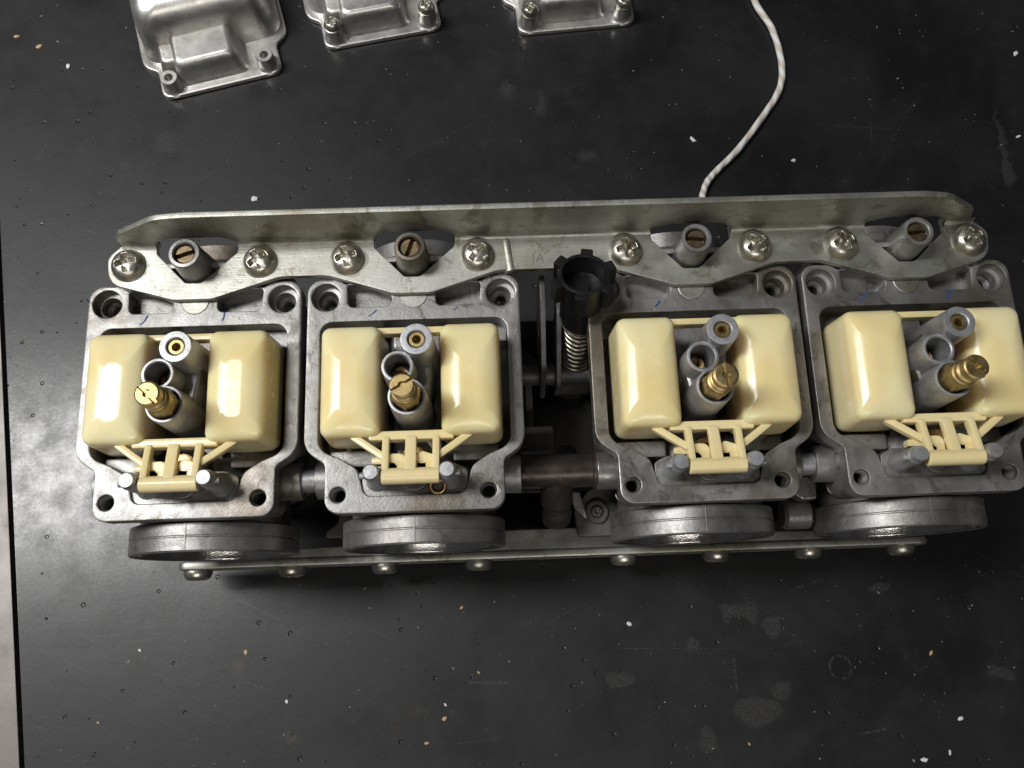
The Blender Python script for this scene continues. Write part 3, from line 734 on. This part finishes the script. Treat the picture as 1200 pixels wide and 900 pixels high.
extr(mb, rnd([(44.5, -34, 1), (50, -34, 1), (54, -46.5, 1), (38, -46.5, 1), (38.5, -44, 1), (43, -41, 4)]), [], 48, 51, .5)
link('stay_plate', mb.mesh('stay_plate', 'body_dark'), bank)
mb = MB(); rod(mb, 6, 0, 11, T(220.5, -44.5, 62) @ TOX, 1.2)
extr(mb, rnd([(212, -31, 1), (232, -31, 1), (232, -40, 1), (226, -40, 2), (221, -36, 3)]), [], 60, 72, .8)
link('stay_boss', mb.mesh('stay_boss', 'cast'), bank)
mb = MB(); extr(mb, rnd([(137, -33, .5), (141, -33, .5), (143.5, -44, .2), (138.5, -39, 1)]), [], 62, 63.2, .3)
link('return_tab', mb.mesh('return_tab', 'zinc'), bank)

# ================================================================== loose ring on the second carburetor
mb = MB(); pts = [(2.55 * math.cos(2 * PI * k / 28), 2.55 * math.sin(2 * PI * k / 28), 0) for k in range(29)]
tube(mb, pts, 0.75, 8)
r_ = link('metal_ring', mb.mesh('metal_ring', 'old_brass', 60), None, (88.0, -34.6, 105.2), (0.55, 0.12, 0))
tag(r_, 'tiny brassy ring lying beside the hinge post of a carburetor', 'ring')

# ================================================================== float bowls behind
BO = rnd([(-39, 43.5, 8), (39, 43.5, 8), (39, -20.5, 9), (32, -25.5, 3), (32, -42.5, 5), (-32, -42.5, 5), (-32, -25.5, 3), (-39, -20.5, 9)], 6)
def bowl_mesh():
    mb = MB()
    extr(mb, BO, [], 0, 3.2, 0.9, None, 2)
    # tall rear chamber with generous shoulders
    lv = [(2.6, -1.2), (4.5, .3), (9, .9), (18, 1.8), (25, 3.0), (29.5, 5.2), (32.6, 8.6), (34.0, 13)]
    rings = []
    for z, i in lv: rings.append(rrect(-36 + i, 36 - i, -20 + i * 1.1, 39 - i, max(9 - i * .1, 5), z, 7))
    loft(mb, rings)
    # lower front step
    lv = [(2.6, -1.4), (4.2, .2), (10, 1.0), (14, 1.8), (16.4, 3.0), (17.4, 5.0)]
    rings = []
    for z, i in lv: rings.append(rrect(-22 + i, 15 - i * 1.3, -37.5 + i, -10, max(4.5 - i * .2, 2), z, 6))
    loft(mb, rings)
    lv = [(2.6, -1), (4.2, .2), (9, .8), (12.5, 1.8), (13.6, 3.4)]
    rings = []
    for z, i in lv: rings.append(rrect(-29 + i, -14 - i, -31 + i, -8, max(4 - i * .2, 1.5), z, 6))
    loft(mb, rings)
    return mb.mesh('bowl_shell', 'bowl', 50)
bowl_me = bowl_mesh()
mb = MB(); lathe(mb, [(6.6, 2.4), (5.4, 3.6), (4.8, 5.5), (4.5, 10.6), (4.2, 11.0), (2.3, 11.0), (2.1, 10.6), (2.1, 1), (0.01, .8)], None, 32)
boss_me = mb.mesh('screw_boss', 'bowl')
mb = MB(); lathe(mb, [(9.5, 32), (8.6, 34.5), (8.2, 36), (7.2, 37.2), (4, 37.4), (3.2, 36.4), (0.01, 36)], None, 40)
drain_me = mb.mesh('drain_boss', 'bowl', 50)
mb = MB(); field(mb, 4.3, pan_phillips(4.3, 3.2, 1.8, .75, 2.5), T(0, 0, 13.2), 20, 44, -.1); rod(mb, 1.9, 2, 13.4, None, .2)
lathe(mb, [(4.6, 11.0), (4.7, 12.2), (3, 12.6)], None, 28)
bscrew_me = mb.mesh('bowl_screw', 'screw', 50)
def bowl(mid, rot, label, screws):
    a = math.radians(rot)
    e = link('float_bowl', None, None, (mid[0] - 36.45 * math.sin(a), mid[1] + 36.45 * math.cos(a), 0), (0, 0, a + PI * 0))
    link('bowl_shell', bowl_me, e)
    for x in (-25.2, 25.2):
        link('screw_boss', boss_me, e, (x, -36.2, 0))
        if screws: link('bowl_screw', bscrew_me, e, (x, -36.2, 0), (0, 0, random.uniform(0, PI)))
    link('drain_boss', drain_me, e, (-4, 8, 0))
    tag(e, label, 'float bowl', 'float bowls laid out on the bench')
bowl((-31.6, 202.2), 14, 'polished alloy float bowl with empty screw holes in its front corners', False)
bowl((53.5, 228.4), 10.5, 'alloy float bowl with screws, beside the bowl with empty screw holes', True)
bowl((158.5, 231.5), 4.5, 'alloy float bowl with screws, beside the white cord', True)

# ================================================================== white cord
ctrl = [(252, 275), (257.4, 241.3), (265.2, 222), (267.8, 200.7), (264.7, 185.2), (254.8, 170.1), (239.2, 150.5), (226.9, 138.6), (220.9, 131.5), (217.9, 123.4), (217.4, 116)]
def cr(P, n):
    out = []
    for i in range(len(P) - 1):
        p0, p1, p2, p3 = P[max(i - 1, 0)], P[i], P[i + 1], P[min(i + 2, len(P) - 1)]
        for k in range(n):
            t = k / n
            out.append(tuple(0.5 * ((2 * p1[j]) + (-p0[j] + p2[j]) * t + (2 * p0[j] - 5 * p1[j] + 4 * p2[j] - p3[j]) * t * t + (-p0[j] + 3 * p1[j] - 3 * p2[j] + p3[j]) * t ** 3) for j in range(2)))
    return out + [P[-1]]
path = cr(ctrl, 12)
mb = MB(); rs = [1.75 + 0.22 * noise.noise(Vector((k * .23, 0, 0))) for k in range(len(path))]
tube(mb, [(x, y, 2.0 + .25 * noise.noise(Vector((k * .1, 3, 0)))) for k, (x, y) in enumerate(path)], rs, 14)
me = mb.mesh('white_cord', 'cord', 60)
uv = me.uv_layers.new(name='UVMap'); n = len(path)
for pl in me.polygons:
    for li in pl.loop_indices:
        vi = me.loops[li].vertex_index
        uv.data[li].uv = ((vi % 14) / 14.0, (vi // 14) / n)
tag(link('white_cord', me), 'white twisted cord curving across the bench behind the carburetor bank', 'cord')

# ================================================================== crumbs and dust
crumbs = [(-12.1, 131.2, 3.0, 'w'), (-144, 231.6, 2.4, 't'), (-131.4, 224.8, 3.0, 't'), (-114.7, 212.2, 2.2, 'w'), (216.6, 157.9, 2.8, 'w'), (268.2, 144.3, 2.0, 'w'), (396.6, 204.6, 2.6, 'w'), (388.7, 154.5, 2.2, 'w'), (90.2, -75.7, 1.4, 't'), (97.2, -104, 1.3, 't'),
          (81.7, -122.8, 1.9, 't'), (73.7, -132.6, 1.7, 't'), (-6.9, -91.6, 1.9, 't'), (12, -113.2, 1.3, 'w'), (82.2, -117.1, 1.3, 'w'), (165.8, -85.5, 1.9, 'w'), (301.1, -102.9, 2.0, 't'), (302.7, -144.8, 1.8, 'w'), (309.6, -131, 2.2, 'w'),
          (291, -147.2, 2.6, 'w'), (215.1, -138.1, 1.2, 't'), (-54.3, -89.1, 1.3, 'w'), (-70.3, -119, 1.0, 't')]
def crumb_me(r, col, sd):
    bm = bmesh.new(); bmesh.ops.create_icosphere(bm, subdivisions=2, radius=1)
    st = random.uniform(.45, .8)
    for v in bm.verts:
        k = 1 + .45 * noise.noise(v.co * 1.3 + Vector((sd * 7.1, 0, 0)))
        v.co = Vector((v.co.x * r * k, v.co.y * r * k * st, max(0, v.co.z * r * .35 * k + r * .18)))
    bm.verts.index_update(); mb = MB(); mb.add([v.co for v in bm.verts], [[v.index for v in f.verts] for f in bm.faces]); bm.free()
    return mb.mesh('crumb', col)
for k, (x, y, r, c) in enumerate(crumbs):
    if c == 'w': o = tag(link('paint_crumb', crumb_me(r * .62, 'crumb_white', k), None, (x, y, 0), (0, 0, random.uniform(0, 6))), 'small white crumb lying on the black bench top', 'crumb', 'white crumbs on the bench')
    else: o = tag(link('tan_crumb', crumb_me(r * .6, 'crumb_tan', k), None, (x, y, 0), (0, 0, random.uniform(0, 6))), 'small tan crumb lying on the black bench top', 'crumb', 'tan crumbs on the bench')
mb = MB()
for k in range(900):
    x = random.uniform(-135, 400); y = random.choice([random.uniform(-150, -62), random.uniform(-150, -62), random.uniform(65, 260), random.uniform(-150, 260)])
    if (Vector((x, y)) - e0).dot(nrm) < 4: continue
    r = 0.11 + 0.36 * random.random() ** 5; a = random.uniform(0, PI); st = random.choice([1, 1, 1, 2.2])
    h = r * .5
    b4 = [(r * st, 0), (0, r), (-r * st, 0), (0, -r)]
    vs = [(x + px * math.cos(a) - py * math.sin(a), y + px * math.sin(a) + py * math.cos(a), 0.0) for px, py in b4] + [(x, y, h)]
    mb.add(vs, [(0, 1, 4), (1, 2, 4), (2, 3, 4), (3, 0, 4), (3, 2, 1, 0)])
tag(link('dust_specks', mb.mesh('dust_specks', 'dust')), 'fine pale dust specks scattered over the black bench top', 'dust', None, 'stuff')
